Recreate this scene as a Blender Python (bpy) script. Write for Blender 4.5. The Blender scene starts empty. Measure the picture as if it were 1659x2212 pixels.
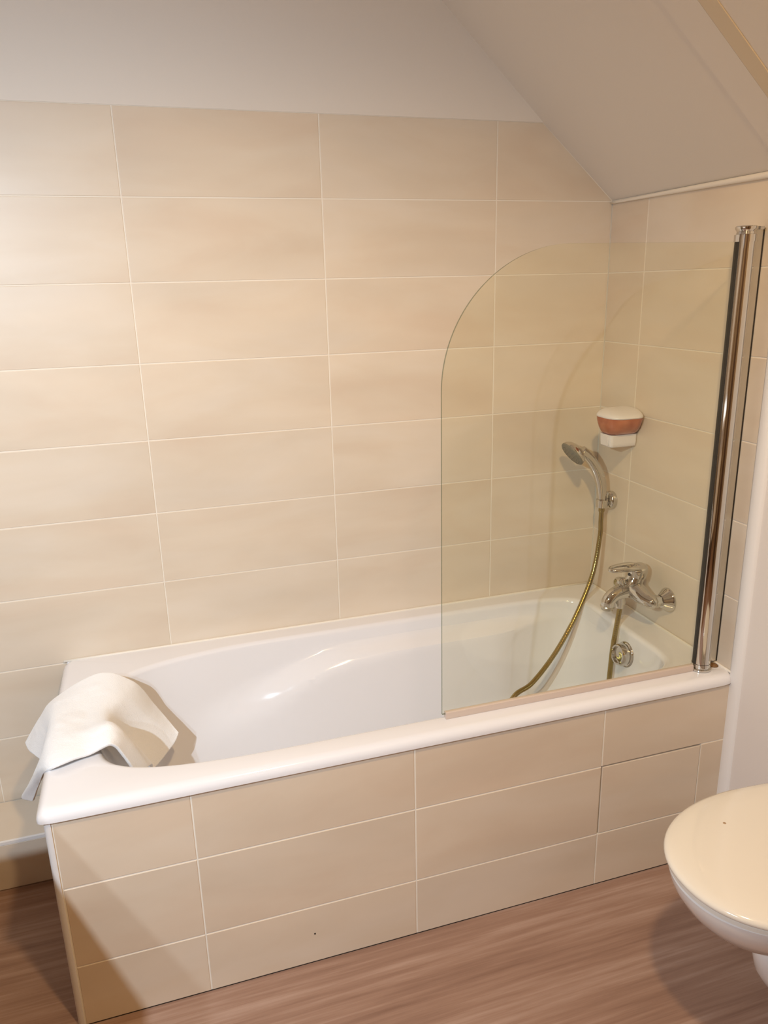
import bpy, bmesh, math, random
from mathutils import Vector, Matrix, noise
random.seed(7)
sc = bpy.context.scene
col = sc.collection
V = Vector

# ------------------------------------------------------------------ helpers
def wloc(o):
    p = V((0, 0, 0))
    while o is not None:
        p += V(o.location); o = o.parent
    return p

def tag(o, label=None, cat=None, group=None, kind=None):
    if label: o['label'] = label
    if cat: o['category'] = cat
    if group: o['group'] = group
    if kind: o['kind'] = kind
    return o

def empty(name, loc, label, cat):
    o = bpy.data.objects.new(name, None)
    o.location = loc; o.empty_display_size = 0.05
    col.objects.link(o)
    return tag(o, label, cat)

def obj(name, verts, faces, mat, parent=None, smooth=False, origin=None, sharp=None):
    """one mesh object; vertices are given in world metres"""
    base = V(origin) if origin is not None else (wloc(parent) if parent is not None else V((0, 0, 0)))
    me = bpy.data.meshes.new(name)
    me.from_pydata([tuple(V(v) - base) for v in verts], [], faces)
    me.update()
    mats = mat if isinstance(mat, (list, tuple)) else [mat]
    for m in mats: me.materials.append(m)
    bm = bmesh.new(); bm.from_mesh(me)
    bmesh.ops.recalc_face_normals(bm, faces=bm.faces)
    bm.to_mesh(me); bm.free()
    if smooth:
        for p in me.polygons: p.use_smooth = True
        if sharp is not None:
            me.set_sharp_from_angle(angle=math.radians(sharp))
    o = bpy.data.objects.new(name, me)
    if parent is not None:
        o.parent = parent
        o.location = base - wloc(parent)
    else:
        o.location = base
    col.objects.link(o)
    return o

class MB:
    def __init__(s): s.v = []; s.f = []
    def add(s, vs, fs):
        n = len(s.v); s.v += [V(v) for v in vs]; s.f += [tuple(i + n for i in f) for f in fs]
        return s
    def box(s, a, b):
        x0, y0, z0 = a; x1, y1, z1 = b
        vs = [(x0,y0,z0),(x1,y0,z0),(x1,y1,z0),(x0,y1,z0),(x0,y0,z1),(x1,y0,z1),(x1,y1,z1),(x0,y1,z1)]
        return s.add(vs, [(0,3,2,1),(4,5,6,7),(0,1,5,4),(1,2,6,5),(2,3,7,6),(3,0,4,7)])
    def rings(s, rings, cap0=True, cap1=True, closed=True):
        n = len(rings[0]); vs = [p for r in rings for p in r]; fs = []
        for i in range(len(rings) - 1):
            for j in range(n if closed else n - 1):
                k = (j + 1) % n
                fs.append((i*n+j, i*n+k, (i+1)*n+k, (i+1)*n+j))
        if cap0: fs.append(tuple(range(n-1, -1, -1)))
        if cap1: fs.append(tuple((len(rings)-1)*n + j for j in range(n)))
        return s.add(vs, fs)
    def lathe(s, origin, axis, prof, n=40, cap0=True, cap1=True):
        """prof: list of (distance along axis, radius)"""
        ax = V(axis).normalized()
        t = V((0,0,1)) if abs(ax.z) < .9 else V((1,0,0))
        u = ax.cross(t).normalized(); w = ax.cross(u)
        R = []
        for d, r in prof:
            R.append([V(origin) + ax*d + (u*math.cos(2*math.pi*k/n) + w*math.sin(2*math.pi*k/n))*max(r, 1e-5) for k in range(n)])
        return s.rings(R, cap0, cap1)
    def tube(s, pts, radii, n=20, sub=8, caps=True, closed=False, flat=None):
        P, R = smooth_path(pts, radii, sub, closed)
        m = len(P); T = []
        for i in range(m):
            a = P[(i-1) % m] if (closed or i > 0) else P[i]
            b = P[(i+1) % m] if (closed or i < m-1) else P[i]
            T.append((b - a).normalized())
        t0 = T[0]
        ref = V((0,0,1)) if abs(t0.z) < .85 else V((0,1,0))
        u = t0.cross(ref).normalized(); rs = []
        for i in range(m):
            u = (u - T[i]*u.dot(T[i])).normalized(); w = T[i].cross(u)
            fa, fb = (1, 1) if flat is None else flat
            rs.append([P[i] + (u*math.cos(2*math.pi*k/n)*fa + w*math.sin(2*math.pi*k/n)*fb)*R[i] for k in range(n)])
        if closed: rs.append(rs[0])
        return s.rings(rs, caps and not closed, caps and not closed)
    def build(s, name, mat, parent=None, smooth=False, origin=None, sharp=None):
        return obj(name, s.v, s.f, mat, parent, smooth, origin, sharp)

def cr(p0, p1, p2, p3, t):
    return 0.5*((2*p1) + (p2-p0)*t + (2*p0-5*p1+4*p2-p3)*t*t + (3*p1-p0-3*p2+p3)*t*t*t)

def smooth_path(pts, radii, sub, closed=False):
    pts = [V(p) for p in pts]; n = len(pts)
    if not isinstance(radii, (list, tuple)): radii = [radii]*n
    P = []; R = []
    segs = n if closed else n-1
    for i in range(segs):
        g = (lambda k: pts[k % n]) if closed else (lambda k: pts[min(max(k,0),n-1)])
        h = (lambda k: radii[k % n]) if closed else (lambda k: radii[min(max(k,0),n-1)])
        for j in range(sub):
            t = j/sub
            P.append(cr(g(i-1), g(i), g(i+1), g(i+2), t)); R.append(max(cr(h(i-1), h(i), h(i+1), h(i+2), t), 1e-4))
    if not closed: P.append(pts[-1]); R.append(radii[-1])
    return P, R

def sstep(a, b, x):
    t = min(max((x-a)/(b-a), 0), 1); return t*t*(3-2*t)

# ------------------------------------------------------------------ materials
def new_mat(name):
    m = bpy.data.materials.new(name); m.use_nodes = True
    nt = m.node_tree; nt.nodes.clear()
    out = nt.nodes.new('ShaderNodeOutputMaterial'); b = nt.nodes.new('ShaderNodeBsdfPrincipled')
    nt.links.new(b.outputs[0], out.inputs[0])
    return m, nt, b, out

def plain(name, c, rough=.5, metal=0, coat=0, spec=.5, bump=None):
    m, nt, b, _ = new_mat(name)
    b.inputs['Base Color'].default_value = (*c, 1); b.inputs['Roughness'].default_value = rough
    b.inputs['Metallic'].default_value = metal; b.inputs['Coat Weight'].default_value = coat
    b.inputs['Coat Roughness'].default_value = .04
    b.inputs['Specular IOR Level'].default_value = spec
    N, L = nt.nodes.new, nt.links.new
    tc = N('ShaderNodeTexCoord')
    nz = N('ShaderNodeTexNoise'); nz.inputs['Scale'].default_value = (bump[0] if bump else 30); nz.inputs['Detail'].default_value = 3
    L(tc.outputs['Object'], nz.inputs['Vector'])
    # faint procedural wear in the gloss
    mr = N('ShaderNodeMapRange'); mr.inputs['To Min'].default_value = max(rough-.03, .01); mr.inputs['To Max'].default_value = rough+.03
    L(nz.outputs['Fac'], mr.inputs['Value']); L(mr.outputs[0], b.inputs['Roughness'])
    if bump:
        bp = N('ShaderNodeBump'); bp.inputs['Strength'].default_value = bump[1]; bp.inputs['Distance'].default_value = bump[2]
        L(nz.outputs['Fac'], bp.inputs['Height']); L(bp.outputs[0], b.inputs['Normal'])
    return m

def tile_mat(name, stretch, ca, cb, cc, rough=.3):
    m, nt, b, _ = new_mat(name); N, L = nt.nodes.new, nt.links.new
    tc = N('ShaderNodeTexCoord'); geo = N('ShaderNodeNewGeometry')
    ms = N('ShaderNodeMath'); ms.operation = 'MULTIPLY'; ms.inputs[1].default_value = 37
    L(geo.outputs['Random Per Island'], ms.inputs[0])
    mp = N('ShaderNodeMapping'); mp.inputs['Scale'].default_value = stretch
    L(tc.outputs['Object'], mp.inputs['Vector'])
    ad = N('ShaderNodeVectorMath'); ad.operation = 'ADD'
    L(mp.outputs[0], ad.inputs[0]); L(ms.outputs[0], ad.inputs[1])
    n1 = N('ShaderNodeTexNoise'); n1.inputs['Scale'].default_value = 1; n1.inputs['Detail'].default_value = 4; n1.inputs['Roughness'].default_value = .55
    n1.inputs['Distortion'].default_value = .5
    L(ad.outputs[0], n1.inputs['Vector'])
    r1 = N('ShaderNodeValToRGB')
    e = r1.color_ramp.elements
    e[0].position = .30; e[0].color = (*ca, 1); e[1].position = .70; e[1].color = (*cc, 1)
    x = e.new(.5); x.color = (*cb, 1)
    L(n1.outputs['Fac'], r1.inputs['Fac'])
    n2 = N('ShaderNodeTexNoise'); n2.inputs['Scale'].default_value = 1.1; n2.inputs['Detail'].default_value = 2
    sh = N('ShaderNodeVectorMath'); sh.operation = 'ADD'; sh.inputs[1].default_value = (5.3, 8.1, 2.2)
    L(ad.outputs[0], sh.inputs[0]); L(sh.outputs[0], n2.inputs['Vector'])
    hs = N('ShaderNodeHueSaturation')
    m1 = N('ShaderNodeMapRange'); m1.inputs['From Min'].default_value = .3; m1.inputs['From Max'].default_value = .7
    m1.inputs['To Min'].default_value = .955; m1.inputs['To Max'].default_value = 1.045
    L(n2.outputs['Fac'], m1.inputs['Value']); L(m1.outputs[0], hs.inputs['Value']); L(r1.outputs[0], hs.inputs['Color'])
    L(hs.outputs[0], b.inputs['Base Color'])
    b.inputs['Roughness'].default_value = rough
    b.inputs['Specular IOR Level'].default_value = .45
    n3 = N('ShaderNodeTexNoise'); n3.inputs['Scale'].default_value = 60; n3.inputs['Detail'].default_value = 4
    L(tc.outputs['Object'], n3.inputs['Vector'])
    bp = N('ShaderNodeBump'); bp.inputs['Strength'].default_value = .04; bp.inputs['Distance'].default_value = .002
    L(n3.outputs['Fac'], bp.inputs['Height']); L(bp.outputs[0], b.inputs['Normal'])
    return m

TC = ((.69, .565, .44), (.715, .608, .485), (.735, .64, .53))
M_tile = tile_mat('tile_cream', (2.2, 2.2, 7), *TC, rough=.40)
M_tilep = tile_mat('tile_panel', (2.0, 2.2, 6), (.685, .545, .41), (.71, .585, .45), (.73, .615, .49), rough=.36)
M_grout = plain('grout', (.83, .76, .66), .7, bump=(200, .3, .001))
M_groutp = plain('grout_panel', (.86, .80, .70), .7, bump=(200, .3, .001))
M_paint = plain('paint_cream', (.80, .73, .65), .75, bump=(220, .15, .001))
M_paintw = plain('paint_white', (.80, .74, .70), .6, bump=(220, .12, .001))
M_trimw = plain('trim_white', (.86, .83, .81), .4)
M_yellow = plain('band_straw', (.72, .60, .44), .7)
M_ceram = plain('ceramic_cream', (.86, .80, .70), .12, coat=.5)
M_ceramw = plain('ceramic_bowl', (.83, .78, .74), .12, coat=.5)
M_tub = plain('acrylic_white', (.84, .82, .83), .13, coat=.6)
M_seal = plain('sealant', (.85, .78, .68), .5)
M_chrome = plain('chrome', (.66, .64, .60), .06, metal=1)
M_satin = plain('chrome_satin', (.70, .67, .60), .30, metal=1)
M_grey = plain('shower_face', (.20, .19, .155), .45)
M_brass = plain('hose_brass', (.36, .275, .10), .22, metal=1)
M_rubber = plain('dark_rubber', (.03, .025, .02), .6)
M_gap = plain('dark_gap', (.02, .014, .01), .9)
M_plast = plain('plastic_white', (.82, .78, .78), .35)
M_dirt = plain('rust_stain', (.22, .11, .04), .8)

def hose_mat():
    m = M_brass; nt = m.node_tree; N, L = nt.nodes.new, nt.links.new
    return m
def amber_mat():
    m, nt, b, _ = new_mat('amber_plastic'); N, L = nt.nodes.new, nt.links.new
    tc = N('ShaderNodeTexCoord'); nz = N('ShaderNodeTexNoise'); nz.inputs['Scale'].default_value = 18
    L(tc.outputs['Object'], nz.inputs['Vector'])
    r = N('ShaderNodeValToRGB'); r.color_ramp.elements[0].color = (.34, .07, .022, 1); r.color_ramp.elements[1].color = (.60, .21, .10, 1)
    r.color_ramp.elements[0].position = .35; r.color_ramp.elements[1].position = .7
    L(nz.outputs['Fac'], r.inputs['Fac']); L(r.outputs[0], b.inputs['Base Color'])
    b.inputs['Roughness'].default_value = .12; b.inputs['Subsurface Weight'].default_value = .15
    b.inputs['Subsurface Radius'].default_value = (.02, .008, .004)
    return m
M_amber = amber_mat()

def glass_mat():
    m = bpy.data.materials.new('glass_clear'); m.use_nodes = True
    nt = m.node_tree; nt.nodes.clear(); N, L = nt.nodes.new, nt.links.new
    out = N('ShaderNodeOutputMaterial'); mix = N('ShaderNodeMixShader')
    tr = N('ShaderNodeBsdfTransparent'); tr.inputs[0].default_value = (.975, .975, .925, 1)
    gl = N('ShaderNodeBsdfGlossy'); gl.inputs['Roughness'].default_value = .01
    lw = N('ShaderNodeLayerWeight'); lw.inputs['Blend'].default_value = .5      # Schlick reflectance, same from both sides
    pw = N('ShaderNodeMath'); pw.operation = 'POWER'; pw.inputs[1].default_value = 5
    ma = N('ShaderNodeMath'); ma.operation = 'MULTIPLY_ADD'; ma.inputs[1].default_value = .96; ma.inputs[2].default_value = .035
    L(lw.outputs['Facing'], pw.inputs[0]); L(pw.outputs[0], ma.inputs[0])
    L(ma.outputs[0], mix.inputs[0]); L(tr.outputs[0], mix.inputs[1]); L(gl.outputs[0], mix.inputs[2]); L(mix.outputs[0], out.inputs[0])
    return m
M_glass = glass_mat()
M_gedge = plain('glass_edge', (.05, .06, .035), .12)
def see_through(m, amount):
    nt = m.node_tree; out = [n for n in nt.nodes if n.type == 'OUTPUT_MATERIAL'][0]; b = [n for n in nt.nodes if n.type == 'BSDF_PRINCIPLED'][0]
    mx = nt.nodes.new('ShaderNodeMixShader'); tr = nt.nodes.new('ShaderNodeBsdfTransparent'); tr.inputs[0].default_value = (.75, .82, .70, 1)
    mx.inputs[0].default_value = amount
    nt.links.new(b.outputs[0], mx.inputs[1]); nt.links.new(tr.outputs[0], mx.inputs[2]); nt.links.new(mx.outputs[0], out.inputs[0])
see_through(M_gedge, .45)
def sealstrip_mat():
    m = plain('seal_strip', (.62, .50, .42), .3); return m
M_strip = sealstrip_mat()

def floor_mat():
    m, nt, b, _ = new_mat('vinyl_wood'); N, L = nt.nodes.new, nt.links.new
    tc = N('ShaderNodeTexCoord')
    mp = N('ShaderNodeMapping'); mp.inputs['Scale'].default_value = (2.2, 60, 1)
    mp.inputs['Rotation'].default_value = (0, 0, math.radians(1.5))
    L(tc.outputs['Object'], mp.inputs['Vector'])
    n1 = N('ShaderNodeTexNoise'); n1.inputs['Scale'].default_value = 1; n1.inputs['Detail'].default_value = 6; n1.inputs['Roughness'].default_value = .65
    L(mp.outputs[0], n1.inputs['Vector'])
    mp2 = N('ShaderNodeMapping'); mp2.inputs['Scale'].default_value = (1.3, 9, 1)
    L(tc.outputs['Object'], mp2.inputs['Vector'])
    n2 = N('ShaderNodeTexNoise'); n2.inputs['Scale'].default_value = 1; n2.inputs['Detail'].default_value = 3
    L(mp2.outputs[0], n2.inputs['Vector'])
    mx = N('ShaderNodeMath'); mx.operation = 'ADD'
    ml = N('ShaderNodeMath'); ml.operation = 'MULTIPLY'; ml.inputs[1].default_value = .6
    m2 = N('ShaderNodeMath'); m2.operation = 'MULTIPLY'; m2.inputs[1].default_value = .4
    L(n1.outputs['Fac'], ml.inputs[0]); L(n2.outputs['Fac'], m2.inputs[0]); L(ml.outputs[0], mx.inputs[0]); L(m2.outputs[0], mx.inputs[1])
    r = N('ShaderNodeValToRGB'); e = r.color_ramp.elements
    e[0].position = .33; e[0].color = (.235, .130, .090, 1); e[1].position = .70; e[1].color = (.50, .345, .27, 1)
    x = e.new(.5); x.color = (.34, .205, .145, 1)
    L(mx.outputs[0], r.inputs['Fac']); L(r.outputs[0], b.inputs['Base Color'])
    b.inputs['Roughness'].default_value = .5
    b.inputs['Specular IOR Level'].default_value = .35
    bp = N('ShaderNodeBump'); bp.inputs['Strength'].default_value = .15; bp.inputs['Distance'].default_value = .001
    L(n1.outputs['Fac'], bp.inputs['Height']); L(bp.outputs[0], b.inputs['Normal'])
    return m
M_floor = floor_mat()

def towel_mat():
    m, nt, b, _ = new_mat('terry_white'); N, L = nt.nodes.new, nt.links.new
    b.inputs['Base Color'].default_value = (.92, .915, .915, 1); b.inputs['Roughness'].default_value = .95
    b.inputs['Sheen Weight'].default_value = .25; b.inputs['Specular IOR Level'].default_value = .1
    tc = N('ShaderNodeTexCoord'); nz = N('ShaderNodeTexNoise'); nz.inputs['Scale'].default_value = 420; nz.inputs['Detail'].default_value = 2
    L(tc.outputs['Object'], nz.inputs['Vector'])
    bp = N('ShaderNodeBump'); bp.inputs['Strength'].default_value = .5; bp.inputs['Distance'].default_value = .002
    L(nz.outputs['Fac'], bp.inputs['Height']); L(bp.outputs[0], b.inputs['Normal'])
    return m
M_towel = towel_mat()

# ------------------------------------------------------------------ tiles
SLOPE_B, SLOPE_Z = .8475, 1.749           # slope plane: z = SLOPE_Z - SLOPE_B * x
def clip(poly, a, b, c):                   # keep a*u + b*v <= c
    out = []
    for i in range(len(poly)):
        p, q = poly[i], poly[(i+1) % len(poly)]
        dp, dq = a*p[0]+b*p[1]-c, a*q[0]+b*q[1]-c
        if dp <= 0: out.append(p)
        if (dp < 0 < dq) or (dq < 0 < dp):
            t = dp/(dp-dq); out.append((p[0]+(q[0]-p[0])*t, p[1]+(q[1]-p[1])*t))
    return out
def inset(poly, d):                        # convex, counter-clockwise
    n = len(poly); L = []
    for i in range(n):
        p, q = poly[i], poly[(i+1) % n]
        dx, dy = q[0]-p[0], q[1]-p[1]; l = math.hypot(dx, dy)
        L.append((p[0]-dy/l*d, p[1]+dx/l*d, dx/l, dy/l))
    out = []
    for i in range(n):
        x1, y1, a1, b1 = L[i-1]; x2, y2, a2, b2 = L[i]
        den = a1*b2-b1*a2
        if abs(den) < 1e-6: out.append((x2, y2)); continue
        t = ((x2-x1)*b2-(y2-y1)*a2)/den
        out.append((x1+a1*t, y1+b1*t))
    return out
def clean(poly):
    out = []
    for p in poly:
        if not out or math.hypot(p[0]-out[-1][0], p[1]-out[-1][1]) > 2e-3: out.append(p)
    if len(out) > 1 and math.hypot(out[0][0]-out[-1][0], out[0][1]-out[-1][1]) < 2e-3: out.pop()
    return out
def tile_slab(mb, poly, fn, thick=.006, r=.0013):
    """fn(u, v, d): d = depth behind the face"""
    poly = clean(poly)
    if len(poly) < 3: return
    A = sum(poly[i][0]*poly[(i+1)%len(poly)][1]-poly[(i+1)%len(poly)][0]*poly[i][1] for i in range(len(poly)))
    if abs(A) < 4e-4: return
    if A < 0: poly = poly[::-1]
    rings = [[fn(u, v, thick) for u, v in poly]]
    for k in range(4):
        a = math.pi/2*k/3
        q = inset(poly, r*(1-math.cos(a))) if k else poly
        rings.append([fn(u, v, r*(1-math.sin(a))) for u, v in q])
    mb.rings(rings, cap0=False, cap1=True)
def tile_grid(mb, us, vs, fn, gap=.0029, clips=(), skip=None):
    h = gap/2
    for i in range(len(us)-1):
        for j in range(len(vs)-1):
            if skip and skip(i, j): continue
            P = [(us[i]+h, vs[j]+h), (us[i+1]-h, vs[j]+h), (us[i+1]-h, vs[j+1]-h), (us[i]+h, vs[j+1]-h)]
            for c in clips:
                P = clip(P, *c)
                if len(P) < 3: break
            if len(P) >= 3: tile_slab(mb, P, fn)

H0 = 1.7461
rows = [H0-.2*k for k in range(8, -1, -1)] + [1.9475]          # .146 ... 1.7461, 1.9475
XL, YF = -2.45, -2.75

# ---- back wall (tiled)
bw = MB()
def f_back(u, v, d): return (u, d, v)
slope_clip = (SLOPE_B, 1, SLOPE_Z - .002)
tile_grid(bw, [XL, -2.3650, -1.8668, -1.3680, -.8699, -.3717, -.0008], rows, f_back, clips=[slope_clip])
wb = MB()
P = clip([(XL, 0), (0, 0), (0, 1.9475), (XL, 1.9475)], SLOPE_B, 1, SLOPE_Z)
wb.add([(u, .0012, v) for u, v in P] + [(u, .08, v) for u, v in P],
       [tuple(range(len(P)))] + [tuple(range(2*len(P)-1, len(P)-1, -1))] + [(i, (i+1) % len(P), (i+1) % len(P)+len(P), i+len(P)) for i in range(len(P))])
wall_back = wb.build('wall_back', M_grout)
tag(wall_back, kind='structure')
o = bw.build('wall_tiles', M_tile, wall_back)

# ---- painted wall above the tiles (leans in very slightly)
ZT = 2.5
def yl(z): return -.001 - .10*(z-1.9475)
P = clip([(XL, 1.9475), (0, 1.9475), (0, ZT), (XL, ZT)], SLOPE_B, 1, SLOPE_Z)
up = MB(); n = len(P)
up.add([(u, yl(v), v) for u, v in P] + [(u, .08, v) for u, v in P],
       [tuple(range(n)), tuple(range(2*n-1, n-1, -1))] + [(i, (i+1) % n, (i+1) % n+n, i+n) for i in range(n)])
tag(up.build('wall_back_upper', M_paint), kind='structure')

# ---- right wall, tiled part and painted part
YT = -.660
rw = MB()
def f_right(u, v, d): return (d, u, v)
tile_grid(rw, [YT, -.1757, -.0008], rows[:-2] + [1.742], f_right)
wr = MB().box((.0012, YT, 0), (.08, .08, 1.749))
wall_right = wr.build('wall_right', M_grout); tag(wall_right, kind='structure')
rw.build('wall_tiles', M_tile, wall_right)
tag(MB().box((.001, YF, 0), (.08, YT-.0005, 1.749)).build('wall_right_painted', M_paintw), kind='structure')

# vertical white strip where the tiles stop
st = MB()
prof = [(.001, -.6605), (-.004, -.662), (-.007, -.668), (-.008, -.680), (-.007, -.692), (-.003, -.699), (.001, -.701)]
st.rings([[(x, y, 0) for x, y in prof], [(x, y, 1.745) for x, y in prof]])
tag(st.build('trim_1', M_trimw, smooth=True, sharp=50), kind='structure')

# ---- sloped ceiling, with its strips
XS = (SLOPE_Z-ZT)/SLOPE_B
def slope_slab(name, y0, y1, up0, thick, mat, x0=.0, x1=XS):
    nrm = V((SLOPE_B, 0, 1)).normalized()      # pointing up and outward
    m = MB(); a = []
    for y in (y0, y1):
        for x in (x0, x1):
            p = V((x, y, SLOPE_Z-SLOPE_B*x))
            a.append(p + nrm*up0); a.append(p + nrm*(up0+thick))
    # order: (y0x0 lo,hi),(y0x1 lo,hi),(y1x0 lo,hi),(y1x1 lo,hi)
    m.add(a, [(0,2,6,4),(1,5,7,3),(0,1,3,2),(4,6,7,5),(0,4,5,1),(2,3,7,6)])
    return tag(m.build(name, mat), kind='structure')
slope_slab('ceiling_slope', .08, -.645, 0, .06, M_paint)
slope_slab('trim_2', -.6455, -.7245, -.0025, .06, M_paint)
slope_slab('ceiling_slope_band', -.725, -.762, -.0025, .06, M_yellow)  # straw-coloured band across the slope
slope_slab('ceiling_slope_front', -.7625, YF, 0, .06, M_paint)
# sealant bead between tiles and slope
sb = MB().tube([(-.004, .0, 1.7415), (-.004, -.33, 1.7415), (-.004, YT, 1.7395)], [.0030, .0060, .0075], n=12, sub=6)
tag(sb.build('trim_4', M_seal, smooth=True), kind='structure')

# ---- rest of the room shell
tag(MB().box((XL-.08, YF-.08, ZT), (.08, .08, ZT+.06)).build('ceiling', M_paint), kind='structure')
tag(MB().box((XL-.08, YF-.08, -.06), (.08, .08, 0)).build('floor', M_floor), kind='structure')
M_far = plain('paint_tan', (.34, .25, .17), .7)
tag(MB().box((XL-.08, YF-.08, 0), (XL, .08, ZT)).build('wall_left', M_far), kind='structure')
tag(MB().box((XL, YF-.08, 0), (.0, YF, ZT)).build('wall_front', M_far), kind='structure')
M_door = plain('door_dark', (.10, .055, .03), .45)
tag(MB().box((-1.35, YF+.002, 0.002), (-.55, YF+.04, 2.02)).build('door_1', M_door), kind='structure')

# low tiled ledge along the foot of the back wall
ld = MB().box((XL, -.1785, .0), (-1.6462, -.0005, .1445))
ledge = ld.build('baseboard_back', M_grout); tag(ledge, kind='structure')
lt = MB()
tile_grid(lt, [XL, -2.30, -1.6462], [-.178, -.0015], lambda u, v, d: (u, v, .149-d*.8))
tile_grid(lt, [XL, -1.905, -1.6462], [.002, .141], lambda u, v, d: (u, -.183+d*.8, v))
lt.build('ledge_tiles', M_tile, ledge)
MB().box((XL, -.1845, .1415), (-1.6463, -.1775, .1502)).build('edge_trim', M_trimw, ledge)

# countertop beside the left wall: outside the frame, its edge shades the end of the bath panel
ct = MB().box((XL, -1.95, .86), (-1.82, -.99, .90))
ct.box((XL, -1.93, .30), (-1.90, -1.05, .86))
tag(ct.build('washbasin_counter', M_trimw), kind='structure')

# ------------------------------------------------------------------ bath
bath = empty('bathtub', (-.83, -.34, 0), 'long white built-in bathtub set against the cream tiled walls', 'bathtub')
NB = 640
RZ = .552
def se(c, s, n):   # superellipse point
    return (math.copysign(abs(c)**(2/n), c), math.copysign(abs(s)**(2/n), s))
def outer_ring(off, z):
    xc, a, yc, b, n = -.8292, .8283, -.3395, .3385, 60
    R = []
    for p in INNER:                         # same bearing from the centre as the opening's edge
        dx, dy = (p.x-xc), (p.y-yc)
        rr_ = (abs(dx/a)**n + abs(dy/b)**n)**(-1/n)
        u, v = dx*rr_/a, dy*rr_/b
        zz = RZ if (z > .5275 and (v > .985 or (u > .985 and v > -.95))) else z      # square against the two walls
        R.append(V((xc + (a-(off if u < 0 else 0))*u, yc + (b-(off if v < 0 else 0))*v, zz)))
    return R
def lerp(a, b, t): return a+(b-a)*t
def inner_ring(L, Rr, B, z, depth):
    xc, a, yc = (L+Rr)/2, (Rr-L)/2, -.336
    out = []
    for k in range(NB):
        t = 2*math.pi*k/NB + 1e-4
        c, s = math.cos(t), math.sin(t)
        w = sstep(-.5, .5, c)
        fr = 1-sstep(-.4, .4, s)                 # the front corner is squarer than the back one
        n = lerp(lerp(lerp(3.7, 5.2, fr), 3.2, depth), lerp(7.5, 4.2, depth), w)
        u, v = se(c, s, n)
        x = xc + a*u
        y = B*v
        # arm-rest ledge on both long sides
        zl = lerp(.33, .497, sstep(-1.45, -.80, x)); wd = .055*sstep(-1.50, -1.0, x)*(1-sstep(-.42, -.16, x))
        soft = lerp(.050, .016, sstep(-1.3, -.8, x))
        ins = wd*(1-sstep(zl-soft, zl+soft, z))
        side = min(abs(v)**3, 1)
        y = y - math.copysign(ins*side, y)
        out.append(V((x, yc+y, z)))
    return out
L0, R0, B0 = -1.545, -.102, .268
INNER = inner_ring(L0, R0, B0, RZ, 0)
rings = []
# under-lip, lip, rounded outer edge
rings.append(outer_ring(.022, .526)); rings.append(outer_ring(.003, .524)); rings.append(outer_ring(0, .527))
rr = .021
for k in range(0, 8):
    a = math.pi/2*k/7
    rings.append(outer_ring(rr*(1-math.cos(a)), RZ-rr+rr*math.sin(a)-.0))
# flat rim, then the rounded inner edge
ri = .014
for k in range(0, 7):
    a = math.pi/2*k/6
    e = ri*(1-math.sin(a))
    rings.append(inner_ring(L0-e, R0+e, B0+e, RZ-ri*(1-math.cos(a)), 0))
zs = [.533, .526, .519, .512, .505, .498, .491, .484, .476, .466, .455, .44, .42, .40, .37, .34, .31, .28, .25, .22]
z0, z1 = RZ-ri, .22
for z in zs:
    t = (z0-z)/(z0-z1)
    rings.append(inner_ring(lerp(L0, -1.425, t), lerp(R0, -.150, t**1.3), lerp(B0, .232, t), z, t))
# fillet into the bottom
Lb, Rb, Bb = -1.425, -.150, .232
rf = .075
for k in range(1, 9):
    a = math.pi/2*k/8
    e = rf*(1-math.cos(a))
    rings.append(inner_ring(Lb+e*1.5, Rb-e, Bb-e, .22-rf*math.sin(a), 1))
rings.append(inner_ring(Lb+.3, Rb-.2, Bb-.13, .143, 1)); rings.append(inner_ring(Lb+.5, Rb-.4, Bb-.2, .142, 1))
tb = MB().rings(rings, cap0=False, cap1=True)
shell = tb.build('bath_shell', M_tub, bath, smooth=True)
bm_ = bmesh.new(); bm_.from_mesh(shell.data)
bmesh.ops.remove_doubles(bm_, verts=bm_.verts, dist=2e-5); bmesh.ops.recalc_face_normals(bm_, faces=bm_.faces)
bm_.to_mesh(shell.data); bm_.free()
for p in shell.data.polygons: p.use_smooth = True
shell.data.set_sharp_from_angle(angle=math.radians(38))
# sealant along the two walls
sl = MB().tube([(-1.655, -.003, .5525), (-.8, -.003, .5525), (-.004, -.003, .5535)], .0036, n=10, sub=4)
sl.tube([(-.0035, -.004, .5525), (-.0035, -.3, .5525), (-.0035, -.672, .5535)], .0034, n=10, sub=4)
sl.build('sealant_bead', M_seal, bath, smooth=True)
# overflow with its turning knob, on the tap end
ov = MB().lathe((-.105, -.366, .478), (-1, 0, .13), [(-.008, .038), (.002, .039), (.006, .037), (.008, .034)], n=48)
ov.build('overflow_plate', M_chrome, bath, smooth=True, sharp=40)
kb = MB().lathe((-.1125, -.366, .479), (-1, 0, .13), [(0, .030), (.004, .033), (.020, .031), (.024, .029), (.0242, .024), (.017, .022), (.0165, 0)], n=48, cap1=False)
kb.build('overflow_knob', M_chrome, bath, smooth=True, sharp=40)

# rust mark in the corner of the rim below the hinge post
ru = MB().lathe((-.019, -.618, .5522), (0, 0, 1), [(0, .013), (.003, .010), (.0055, 0)], n=16, cap1=False)
tag(ru.build('rust_mark', M_dirt, bath, smooth=True), 'brown rust mark in the corner of the rim')

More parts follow.
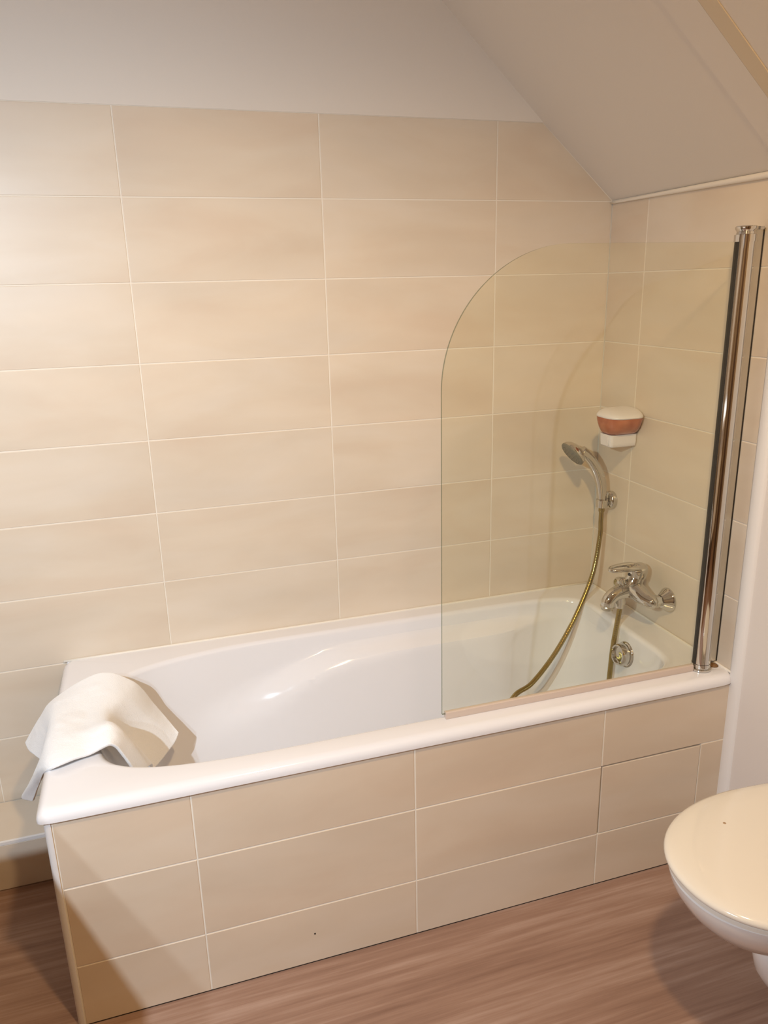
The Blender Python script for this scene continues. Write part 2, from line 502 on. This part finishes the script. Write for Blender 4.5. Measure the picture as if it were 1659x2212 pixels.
# ------------------------------------------------------------------ tiled bath panel
panel = empty('bath_surround', (-.83, -.655, 0), 'cream tiled side panel below the bathtub, white corner strip at its left end', 'bath panel')
YP, XP = -.669, -1.645
FX = [-1.630, -1.3616, -.8674, -.3732, -.0760, -.0035]
FZ = [.0030, .1595, .3595, .5225]
pt = MB()
fp = lambda u, v, d: (u, YP+d, v)
h = .0016
for i in range(5):
    for j in range(3):
        if i == 3 and j != 1: continue
        if i == 4 and j != 1: continue
        if i == 3 and j == 1: continue
        tile_slab(pt, [(FX[i]+h, FZ[j]+h*(j > 0)), (FX[i+1]-h, FZ[j]+h*(j > 0)), (FX[i+1]-h, FZ[j+1]-h), (FX[i]+h, FZ[j+1]-h)], fp)
for j in (0, 2):                      # the two long tiles right of the hatch column
    tile_slab(pt, [(FX[3]+h, FZ[j]+h*(j > 0)), (FX[5]-h, FZ[j]+h*(j > 0)), (FX[5]-h, FZ[j+1]-h), (FX[3]+h, FZ[j+1]-h)], fp)
pt.build('panel_tiles', M_tilep, panel)
bk = MB()
yb0, yb1 = YP+.0013, -.652
bk.box((XP+.004, yb0, .0), (FX[3]-.0005, yb1, .523))
bk.box((FX[4]+.0005, yb0, .0), (-.0025, yb1, .523))
bk.box((FX[3], yb0, .0), (FX[4], yb1, .1588)); bk.box((FX[3], yb0, .3612), (FX[4], yb1, .523))
bk.build('grout_backing', M_groutp, panel)
MB().box((FX[3]-.02, yb1+.001, .14), (FX[4]+.02, yb1+.006, .38)).build('hatch_recess', M_gap, panel)
MB().box((XP+.002, YP+.0045, .0004), (-.004, YP+.0008, .0029)).build('floor_joint', M_gap, panel)
hb = MB()
tile_slab(hb, [(FX[3]+.0036, .1604), (FX[4]-.0012, .1604), (FX[4]-.0012, .3553), (FX[3]+.0036, .3570)][:2] + [(FX[4]-.0012, .3556), (FX[3]+.0036, .3566)], lambda u, v, d: (u, YP+.0006+d, v), thick=.010)
hatch = hb.build('access_hatch', M_tilep, panel); tag(hatch, 'removable inspection tile with a dark gap along its top and left edges')
# end wall of the panel and corner strip
et = MB()
tile_grid(et, [-.657, -.186], FZ, lambda u, v, d: (XP+.001+d, u, v))
et.box((XP+.003, -.657, .0), (XP+.02, -.186, .522))
et.build('end_tiles', M_tilep, panel)
cs = MB(); pr = []
for k in range(7):
    a = math.pi/2*k/6
    pr.append((XP+.0125-.0135*math.sin(a)+.0, YP-.0015+.0125-.0125*math.cos(a)))
pr = [(-1.6315, YP-.0015), (-1.6315, YP+.006)][:1] + pr + [(XP-.001, YP+.012), (XP+.006, YP+.012), (-1.6315, YP+.006)]
cs.rings([[(x, y, .0005) for x, y in pr], [(x, y, .5235) for x, y in pr]])
cs.build('corner_strip', M_trimw, panel, smooth=True, sharp=35)
sp = MB().lathe((-1.119, YP, .083), (0, -1, 0), [(0, .0022), (.0012, .0016), (.0016, 0)], n=12, cap1=False)
sp.build('speck', M_gap, panel)

# ------------------------------------------------------------------ shower screen
YG = -.62
scr = empty('shower_screen', (-.062, YG, RZ), 'clear glass bath screen with rounded corner and chrome hinge post', 'shower screen')
G = []
zb, zt, gx0, gx1 = .564, 1.600, -.782, -.0838
G += [(gx1, zb), (gx1, zt)]
cx, cz, rg = -.495, 1.313, .287
for k in range(0, 41):
    a = math.pi/2 + math.pi/2*k/40
    G.append((cx+rg*math.cos(a), cz+rg*math.sin(a)))
G.append((gx0, zb))
nG = len(G)
gm = MB().add([(x, YG-.003, z) for x, z in G] + [(x, YG+.003, z) for x, z in G],
              [tuple(range(nG)), tuple(range(2*nG-1, nG-1, -1))] + [(i, (i+1) % nG, (i+1) % nG+nG, i+nG) for i in range(nG)])
go = gm.build('glass_pane', [M_glass, M_gedge], scr)
for p in go.data.polygons:
    if len(p.vertices) == 4 and abs(p.normal.y) < .5: p.material_index = 1
# hinge post: tube, caps, wall profile
xp, rp = -.061, .0225
MB().lathe((xp, YG, .571), (0, 0, 1), [(0, rp-.002), (.0008, rp), (1.031, rp), (1.0318, rp-.002)], n=64).build('hinge_post', M_chrome, scr, smooth=True, sharp=40)
MB().box((xp-rp-.0012, YG-.0065, .571), (xp-rp+.004, YG+.0055, 1.600)).build('glass_clamp', M_rubber, scr)
cap = MB().lathe((xp, YG, 1.600), (0, 0, 1), [(0, rp), (0, rp+.0015), (.015, rp+.0015), (.016, rp-.002), (.021, rp-.003), (.024, rp-.001), (.027, rp+.001), (.0315, rp+.001), (.033, rp-.001)], n=64)
cap.box((xp, YG-.006, 1.6255), (-.018, YG+.026, 1.6325))
cap.build('top_cap', M_chrome, scr, smooth=True, sharp=35)
MB().lathe((xp, YG, RZ+.0006), (0, 0, 1), [(0, rp+.001), (.001, rp+.004), (.005, rp+.004), (.0065, rp), (.0085, rp), (.0095, rp+.001), (.0185, rp+.001)], n=64).build('bottom_cap', M_chrome, scr, smooth=True, sharp=35)
wp = MB()
q = [(-.0005, YG+.0125), (-.036, YG+.0110), (-.041, YG+.0130), (-.044, YG+.016), (-.044, YG+.038), (-.040, YG+.043), (-.036, YG+.045), (-.0005, YG+.045)]
wp.rings([[(x, y, .5590) for x, y in q], [(x, y, 1.632) for x, y in q]])
wp.build('wall_profile', M_satin, scr, smooth=True, sharp=30)
MB().box((-.0022, YG+.0108, .5585), (-.0006, YG+.0123, 1.630)).build('profile_dark_strip', M_rubber, scr)  # thin dark strip along the wall edge of the profile
# bottom seal
q = [(-.0065, .0), (.0065, .0), (.0075, .006), (.0062, .0155), (.0036, .017), (-.0036, .017), (-.0062, .0155), (-.0075, .006)]
MB().rings([[(-.774, YG+a, RZ+.0005+b) for a, b in q], [(-.088, YG+a, RZ+.0005+b) for a, b in q]]).build('bottom_seal', M_strip, scr, smooth=True, sharp=40)

# ------------------------------------------------------------------ bath tap
tap = empty('bath_mixer_tap', (0, -.325, .648), 'chrome lever mixer tap with a curved spout on the right tiled wall', 'tap')
ty, tz = -.322, .648
for s in (-1, 1):
    y = ty + s*.075
    MB().lathe((-.0005, y, tz-.002), (-1, 0, 0), [(0, .0355), (.002, .036), (.004, .0352), (.010, .031), (.020, .023), (.027, .0185)], n=48).build('escutcheon', M_chrome, tap, smooth=True, sharp=45)
    un = MB().lathe((-.024, y, tz), (-1, 0, 0), [(0, .016), (.012, .016), (.013, .0185), (.030, .0185)], n=6)
    un.build('union_nut', M_chrome, tap, smooth=True, sharp=25)
bd = MB().tube([(-.050, ty-.094, tz+.001), (-.055, ty-.084, tz+.001), (-.063, ty-.060, tz+.003), (-.067, ty-.030, tz+.011), (-.068, ty, tz+.016), (-.067, ty+.030, tz+.011), (-.063, ty+.060, tz+.003), (-.055, ty+.084, tz+.001), (-.050, ty+.094, tz+.001)],
               [.008, .0180, .0215, .026, .031, .026, .0215, .0180, .008], n=28, sub=8)
bd.build('tap_body', M_chrome, tap, smooth=True)
nk = MB().tube([(-.074, ty, tz-.004), (-.069, ty, tz+.028), (-.062, ty, tz+.046), (-.058, ty, tz+.058)], [.030, .0275, .0255, .0245], n=36, sub=8)
nk.build('cartridge_neck', M_chrome, tap, smooth=True, sharp=60)
sp = MB().tube([(-.070, ty, tz+.014), (-.092, ty, tz+.013), (-.114, ty, tz+.009), (-.133, ty, tz+.001), (-.1455, ty, tz-.013), (-.1485, ty, tz-.030)], [.029, .0245, .0215, .0200, .0195, .0190], n=32, sub=10)
sp.build('spout', M_chrome, tap, smooth=True, sharp=60)
MB().lathe((-.1485, ty, tz-.028), (-.10, 0, -1), [(0, .0195), (.002, .0205), (.0045, .0205), (.006, .0185), (.012, .0165), (.013, .014)], n=40).build('aerator', M_satin, tap, smooth=True, sharp=35)
dk = MB().lathe((-.100, ty, tz+.024), (-.35, 0, 1), [(0, .014), (.008, .0145), (.010, .010), (.016, .010), (.018, .0130), (.027, .0120), (.030, .006)], n=32)
dk.build('diverter_knob', M_chrome, tap, smooth=True, sharp=35)
hn = MB().lathe((-.106, ty, tz+.000), (0, 0, -1), [(0, .015), (.026, .015), (.0265, .0115), (.040, .0115)], n=32)
hn.build('hose_outlet', M_chrome, tap, smooth=True, sharp=35)
# lever: domed cap with an open loop handle
lv = MB().tube([(-.058, ty, tz+.050), (-.056, ty, tz+.064), (-.055, ty, tz+.076), (-.056, ty, tz+.084), (-.058, ty, tz+.0895)], [.0262, .0285, .0285, .021, .003], n=36, sub=8)
lp = [(-.046, ty-.010, tz+.078), (-.075, ty-.0185, tz+.0830), (-.110, ty-.0185, tz+.0840), (-.137, ty-.0130, tz+.0825), (-.1470, ty, tz+.0815), (-.137, ty+.0130, tz+.0825), (-.110, ty+.0185, tz+.0840), (-.075, ty+.0185, tz+.0830), (-.046, ty+.010, tz+.078)]
lv.tube(lp, [.0085, .0075, .0058, .0052, .0052, .0052, .0058, .0075, .0085], n=16, sub=10)
lv.build('lever', M_chrome, tap, smooth=True, sharp=60)
MB().lathe((-.0850, ty-.003, tz+.062), (-1, -.2, .15), [(-.006, .0045), (.0005, .0045), (.0012, .0025)], n=16).build('lever_plug', M_gap, tap, smooth=True, sharp=40)

# ------------------------------------------------------------------ hand shower, holder, hose
yh = -.100
hold = empty('shower_holder', (0, yh, .86), 'small round chrome wall holder gripping the hand shower', 'shower holder')
MB().lathe((-.0005, yh+.004, .866), (-1, 0, 0), [(0, .0275), (.003, .0285), (.014, .0280), (.019, .024), (.021, .013)], n=48).build('wall_rosette', M_chrome, hold, smooth=True, sharp=50)
MB().lathe((-.0405, yh, .846), (.03, 0, 1), [(0, .0125), (0.001, .0175), (.024, .0195), (.026, .018), (.026, .0145)], n=40).build('holder_cup', M_chrome, hold, smooth=True, sharp=40)
MB().tube([(-.018, yh+.003, .864), (-.030, yh+.002, .861)], [.011, .011], n=20, sub=3).build('holder_arm', M_chrome, hold, smooth=True)

hs = empty('hand_shower', (-.041, yh, .86), 'chrome hand shower with a curved handle hanging in its wall holder', 'hand shower')
hd = MB().tube([(-.0405, yh, .868), (-.043, yh, .895), (-.049, yh, .928), (-.062, yh, .962), (-.082, yh, .994), (-.104, yh, 1.018), (-.122, yh, 1.032)],
               [.0135, .0155, .0170, .0170, .0155, .0150, .0170], n=28, sub=8, flat=(1, .85))
hd.build('handle', M_chrome, hs, smooth=True)
ax = V((-.76, 0, -.60)).normalized()
hc = V((-.1525, yh, 1.0265))
MB().lathe(hc - ax*.024, ax, [(-.004, .004), (-.001, .020), (.006, .033), (.014, .040), (.020, .0425), (.024, .0430)], n=56).build('shower_head', M_chrome, hs, smooth=True, sharp=50)
fc = MB().lathe(hc, ax, [(0, .0425), (.003, .0425), (.006, .039), (.007, 0)], n=56, cap1=False)
for r, m in ((.012, 6), (.022, 12), (.032, 18)):
    t = ax.cross(V((0, 1, 0))).normalized(); w = V((0, 1, 0))
    for k in range(m):
        a = 2*math.pi*k/m
        fc.lathe(hc + ax*.0062 + (t*math.cos(a) + w*math.sin(a))*r, ax, [(-.001, .0017), (.0014, .0013)], n=8)
tag(fc.build('spray_face', M_grey, hs, smooth=True, sharp=40), 'grey spray face')

hose = empty('shower_hose', (-.106, ty, .60), 'long brass coloured shower hose looping from holder into tub and up to the tap', 'hose')
hp = [(-.040, yh, .846), (-.040, yh, .800), (-.041, yh-.001, .748), (-.072, -.12, .634), (-.148, -.158, .520), (-.240, -.20, .427), (-.338, -.24, .363), (-.414, -.27, .3435+.004),
      (-.475, -.305, .285), (-.468, -.345, .215), (-.40, -.375, .172), (-.30, -.385, .166), (-.205, -.375, .215), (-.158, -.358, .31), (-.144, -.348, .394), (-.130, -.335, .487), (-.112, -.325, .575), (-.106, ty, .610)]
def coil_hose(pts):
    P, R = smooth_path(pts, .0074, 60)
    Q, acc = [], 0
    for i, p in enumerate(P):
        Q.append(p)
    R = [.0074 + .00012*math.sin(i*1.6) for i in range(len(Q))]
    return Q, R
Q, R = coil_hose(hp)
m = MB(); m.tube(Q, R, n=14, sub=1)
m.build('hose_tube', M_brass, hose, smooth=True)
MB().lathe((-.040, yh, .8465), (0, 0, -1), [(0, .0095), (.012, .0095), (.016, .0078), (.018, .0066)], n=24).build('hose_nut', M_brass, hose, smooth=True, sharp=40)

# ------------------------------------------------------------------ soap dispenser
sd = empty('soap_dispenser', (0, -.165, 1.06), 'white wall soap dispenser with an amber see-through tank in the tiled corner', 'soap dispenser')
def rrect(x0, x1, y0, y1, r, z, n=8):
    R = []
    for cx_, cy_, a0 in ((x1-r, y1-r, 0), (x0+r, y1-r, 90), (x0+r, y0+r, 180), (x1-r, y0+r, 270)):
        for k in range(n+1):
            a = math.radians(a0+90*k/n); R.append(V((cx_+r*math.cos(a), cy_+r*math.sin(a), z)))
    return R
b = MB().rings([rrect(-.086, -.0005, -.198, -.144, .006, 1.057), rrect(-.089, -.0005, -.201, -.141, .010, 1.060), rrect(-.090, -.0005, -.202, -.140, .010, 1.070), rrect(-.091, -.0005, -.203, -.139, .010, 1.094)])
b.build('dispenser_base', M_plast, sd, smooth=True, sharp=50)
MB().box((-.0905, -.188, 1.062), (-.0925, -.154, 1.088)).build('push_bar', M_plast, sd)
tk = MB()
lv_ = []
for z, e in ((1.0945, 0), (1.102, .008), (1.114, .0155), (1.126, .0205), (1.137, .0238), (1.146, .0248)):
    lv_.append(rrect(-.089-e*.95, -.0005, -.203-e*1.75, -.139+e*.45, .022+e*.7, z))
tk.rings(lv_); tag(tk.build('soap_tank', M_amber, sd, smooth=True, sharp=60), 'amber see-through soap tank')
cp = MB()
lv_ = []
for z, e in ((1.1462, .0250), (1.149, .0262), (1.153, .0250), (1.159, .018), (1.1645, .006), (1.1675, -.008), (1.1685, -.022)):
    lv_.append(rrect(-.089-e*.95, -.0005+min(e, 0)*.6, -.203-e*1.75, -.139+e*.45, max(.022+e*.7, .004), z))
cp.rings(lv_); cpo = cp.build('dispenser_lid', M_plast, sd, smooth=True, sharp=60)
MB().lathe((-.075, -.165, 1.1655), (0, 0, 1), [(0, .004), (.0012, .004), (.0016, .003)], n=16).build('lid_keyhole', M_satin, sd, smooth=True)

# ------------------------------------------------------------------ toilet
wc = empty('toilet', (-.25, -1.133, 0), 'cream white toilet with closed lid at the lower right', 'toilet')
WY = -1.133
def egg(xt, xr, b, z, n=128, tail=.95, y=WY, p=2.15):
    """xt: tip (towards -x), xr: rear, b: half width"""
    R = []; xm = lerp(xt, xr, .60)
    for k in range(n):
        a = 2*math.pi*k/n
        c, s = math.cos(a), math.sin(a)
        u, v = se(c, s, p if c >= 0 else 5)
        if c >= 0: R.append(V((xm - (xm-xt)*u, y + b*v, z)))
        else: R.append(V((xm - (xr-xm)*u, y + b*v*(1-(1-tail)*abs(u)), z)))
    return R
def stack(spec, name, mat, par, sharp=None):
    m = MB(); m.rings([egg(*s) for s in spec]); return m.build(name, mat, par, smooth=True, sharp=sharp)
XR = -.055
stack([(-.190, -.02, .076, .001), (-.196, -.02, .076, .012), (-.208, -.02, .073, .045), (-.239, -.02, .071, .085), (-.268, -.02, .070, .120), (-.288, -.02, .069, .155), (-.298, -.02, .067, .190), (-.306, -.02, .064, .262)],
      'pedestal', M_ceramw, wc)
stack([(-.285, -.02, .064, .256), (-.308, -.02, .070, .2595), (-.330, -.02, .078, .266), (-.370, -.02, .097, .281), (-.408, -.02, .120, .303), (-.446, -.02, .146, .335), (-.475, -.02, .166, .367), (-.491, -.02, .177, .395), (-.496, -.02, .1815, .412), (-.497, -.02, .1825, .420), (-.493, -.022, .179, .4235)],
      'bowl', M_ceramw, wc, 40)
stack([(-.493, XR, .182, .4245), (-.498, XR, .186, .4265), (-.498, XR, .186, .4345), (-.495, XR, .183, .4365)], 'seat', M_ceram, wc, 40)
lid = stack([(-.496, XR, .182, .4378), (-.502, XR, .188, .4390), (-.5050, XR, .1905, .4430), (-.5050, XR, .1905, .4475), (-.5025, XR, .188, .4515), (-.496, XR, .182, .4545), (-.480, XR, .168, .4575), (-.44, -.07, .135, .4592), (-.36, -.1, .08, .4600), (-.30, -.2, .03, .4602)], 'lid', M_ceram, wc)
MB().lathe((-.329, -1.036, .4585), (0, 0, 1), [(0, .0045), (.0012, .0030), (.0015, 0)], n=14, cap1=False).build('lid_mark', plain('lid_scratch', (.45, .30, .18), .6), wc)

# ------------------------------------------------------------------ towel draped over the left rim
NET = [  # rows: far -> near; columns: outer hem -> over the rim -> inner hem
 [(-1.746, -.206, .440), (-1.706, -.208, .502), (-1.655, -.225, .564), (-1.548, -.200, .600), (-1.470, -.212, .566), (-1.424, -.205, .486), (-1.372, -.241, .412)],
 [(-1.728, -.262, .448), (-1.696, -.258, .508), (-1.652, -.268, .570), (-1.560, -.275, .584), (-1.490, -.275, .566), (-1.436, -.262, .478), (-1.386, -.262, .396)],
 [(-1.692, -.345, .470), (-1.674, -.335, .525), (-1.648, -.335, .572), (-1.578, -.340, .576), (-1.520, -.340, .566), (-1.482, -.318, .470), (-1.424, -.300, .375)],
 [(-1.682, -.400, .485), (-1.672, -.390, .530), (-1.645, -.395, .573), (-1.580, -.405, .577), (-1.524, -.400, .574), (-1.492, -.378, .485), (-1.446, -.335, .378)],
 [(-1.679, -.428, .488), (-1.672, -.430, .532), (-1.646, -.440, .572), (-1.572, -.445, .582), (-1.512, -.442, .588), (-1.474, -.425, .520), (-1.440, -.372, .415)],
 [(-1.738, -.378, .402), (-1.698, -.432, .475), (-1.648, -.500, .566), (-1.566, -.482, .577), (-1.511, -.474, .584), (-1.476, -.455, .535), (-1.446, -.425, .450)],
 [(-1.712, -.400, .398), (-1.682, -.444, .470), (-1.642, -.536, .560), (-1.563, -.516, .568), (-1.515, -.506, .575), (-1.492, -.492, .530), (-1.470, -.470, .455)],
]
NU, NV = 84, 72
def net(u, v):
    nc, nr = len(NET[0]), len(NET)
    fu, fv = u*(nc-1), v*(nr-1)
    iu, iv = min(int(fu), nc-2), min(int(fv), nr-2)
    tu, tv = fu-iu, fv-iv
    rows_ = []
    for r in range(iv-1, iv+3):
        rr_ = NET[min(max(r, 0), nr-1)]
        g = lambda k: V(rr_[min(max(k, 0), nc-1)])
        rows_.append(cr(g(iu-1), g(iu), g(iu+1), g(iu+2), tu))
    return cr(*rows_, tv)
tv_, tf_ = [], []
for j in range(NV+1):
    for i in range(NU+1):
        u, v = i/NU, j/NV
        p = net(u, v)
        d = .0035*noise.noise(p*14) + .0015*noise.noise(p*40)
        for c_, w_ in ((.84, .012), (.90, .012), (.10, .012), (.16, .012)):     # woven bands near the hems
            d -= .0034*math.exp(-((u-c_)/w_)**2)
        q = p + V((0, 0, abs(d)*.6 + d*.4))
        tv_.append(q)
for j in range(NV):
    for i in range(NU):
        a = j*(NU+1)+i; tf_.append((a, a+1, a+NU+2, a+NU+1))
tw = obj('towel', tv_, tf_, M_towel, None, smooth=True, origin=(-1.58, -.36, RZ))
md = tw.modifiers.new('thick', 'SOLIDIFY'); md.thickness = .008; md.offset = 1
md = tw.modifiers.new('soft', 'SUBSURF'); md.levels = 1; md.render_levels = 1
tag(tw, 'small white terry towel draped over the left end of the bathtub rim', 'towel')

# ------------------------------------------------------------------ lights
def lamp(name, loc, power, c, r, aim, cone, blend):
    l = bpy.data.lights.new(name, 'SPOT'); l.energy = power; l.color = c; l.shadow_soft_size = r
    l.spot_size = math.radians(cone); l.spot_blend = blend
    o = bpy.data.objects.new(name, l); o.location = loc; col.objects.link(o)
    o.rotation_euler = (V(aim)-V(loc)).to_track_quat('-Z', 'Y').to_euler()
    return o
lamp('mirror_light', (-2.170, -2.00, 1.90), 124, (.72, .86, 1.0), .014, (-1.58, -.33, .56), 112, 1)
lamp('mirror_light.001', (-2.315, -2.35, 1.90), 47, (.72, .86, 1.0), .014, (-1.58, -.33, .56), 112, 1)
lamp('ceiling_light', (-1.02, -1.75, 2.42), 72, (.97, .68, .36), .05, (-1.02, -1.7, 0), 160, .5)
w = bpy.data.worlds.new('World'); sc.world = w; w.use_nodes = True
w.node_tree.nodes['Background'].inputs[0].default_value = (.9, .8, .7, 1); w.node_tree.nodes['Background'].inputs[1].default_value = .02

# ------------------------------------------------------------------ camera (solved from the tile grid)
yaw, pitch, roll = 0.2976, -0.2883, -0.0239
fwd = V((math.sin(yaw)*math.cos(pitch), math.cos(yaw)*math.cos(pitch), math.sin(pitch)))
rt = V((math.cos(yaw), -math.sin(yaw), 0)); upv = rt.cross(fwd)
r2 = rt*math.cos(roll) + upv*math.sin(roll); u2 = -rt*math.sin(roll) + upv*math.cos(roll)
cam = bpy.data.cameras.new('Camera'); co = bpy.data.objects.new('Camera', cam); col.objects.link(co)
M = Matrix((r2, u2, -fwd)).transposed().to_4x4(); M.translation = V((-1.3608, -2.0853, 1.5253))
co.matrix_world = M
cam.sensor_fit = 'VERTICAL'; cam.sensor_height = 24; cam.lens = 24*1647.85/2212
cam.clip_start = .02
sc.camera = co

vs = sc.view_settings
vs.view_transform = 'Standard'; vs.look = 'None'; vs.gamma = 1; vs.exposure = 0.06
vs.use_curve_mapping = False
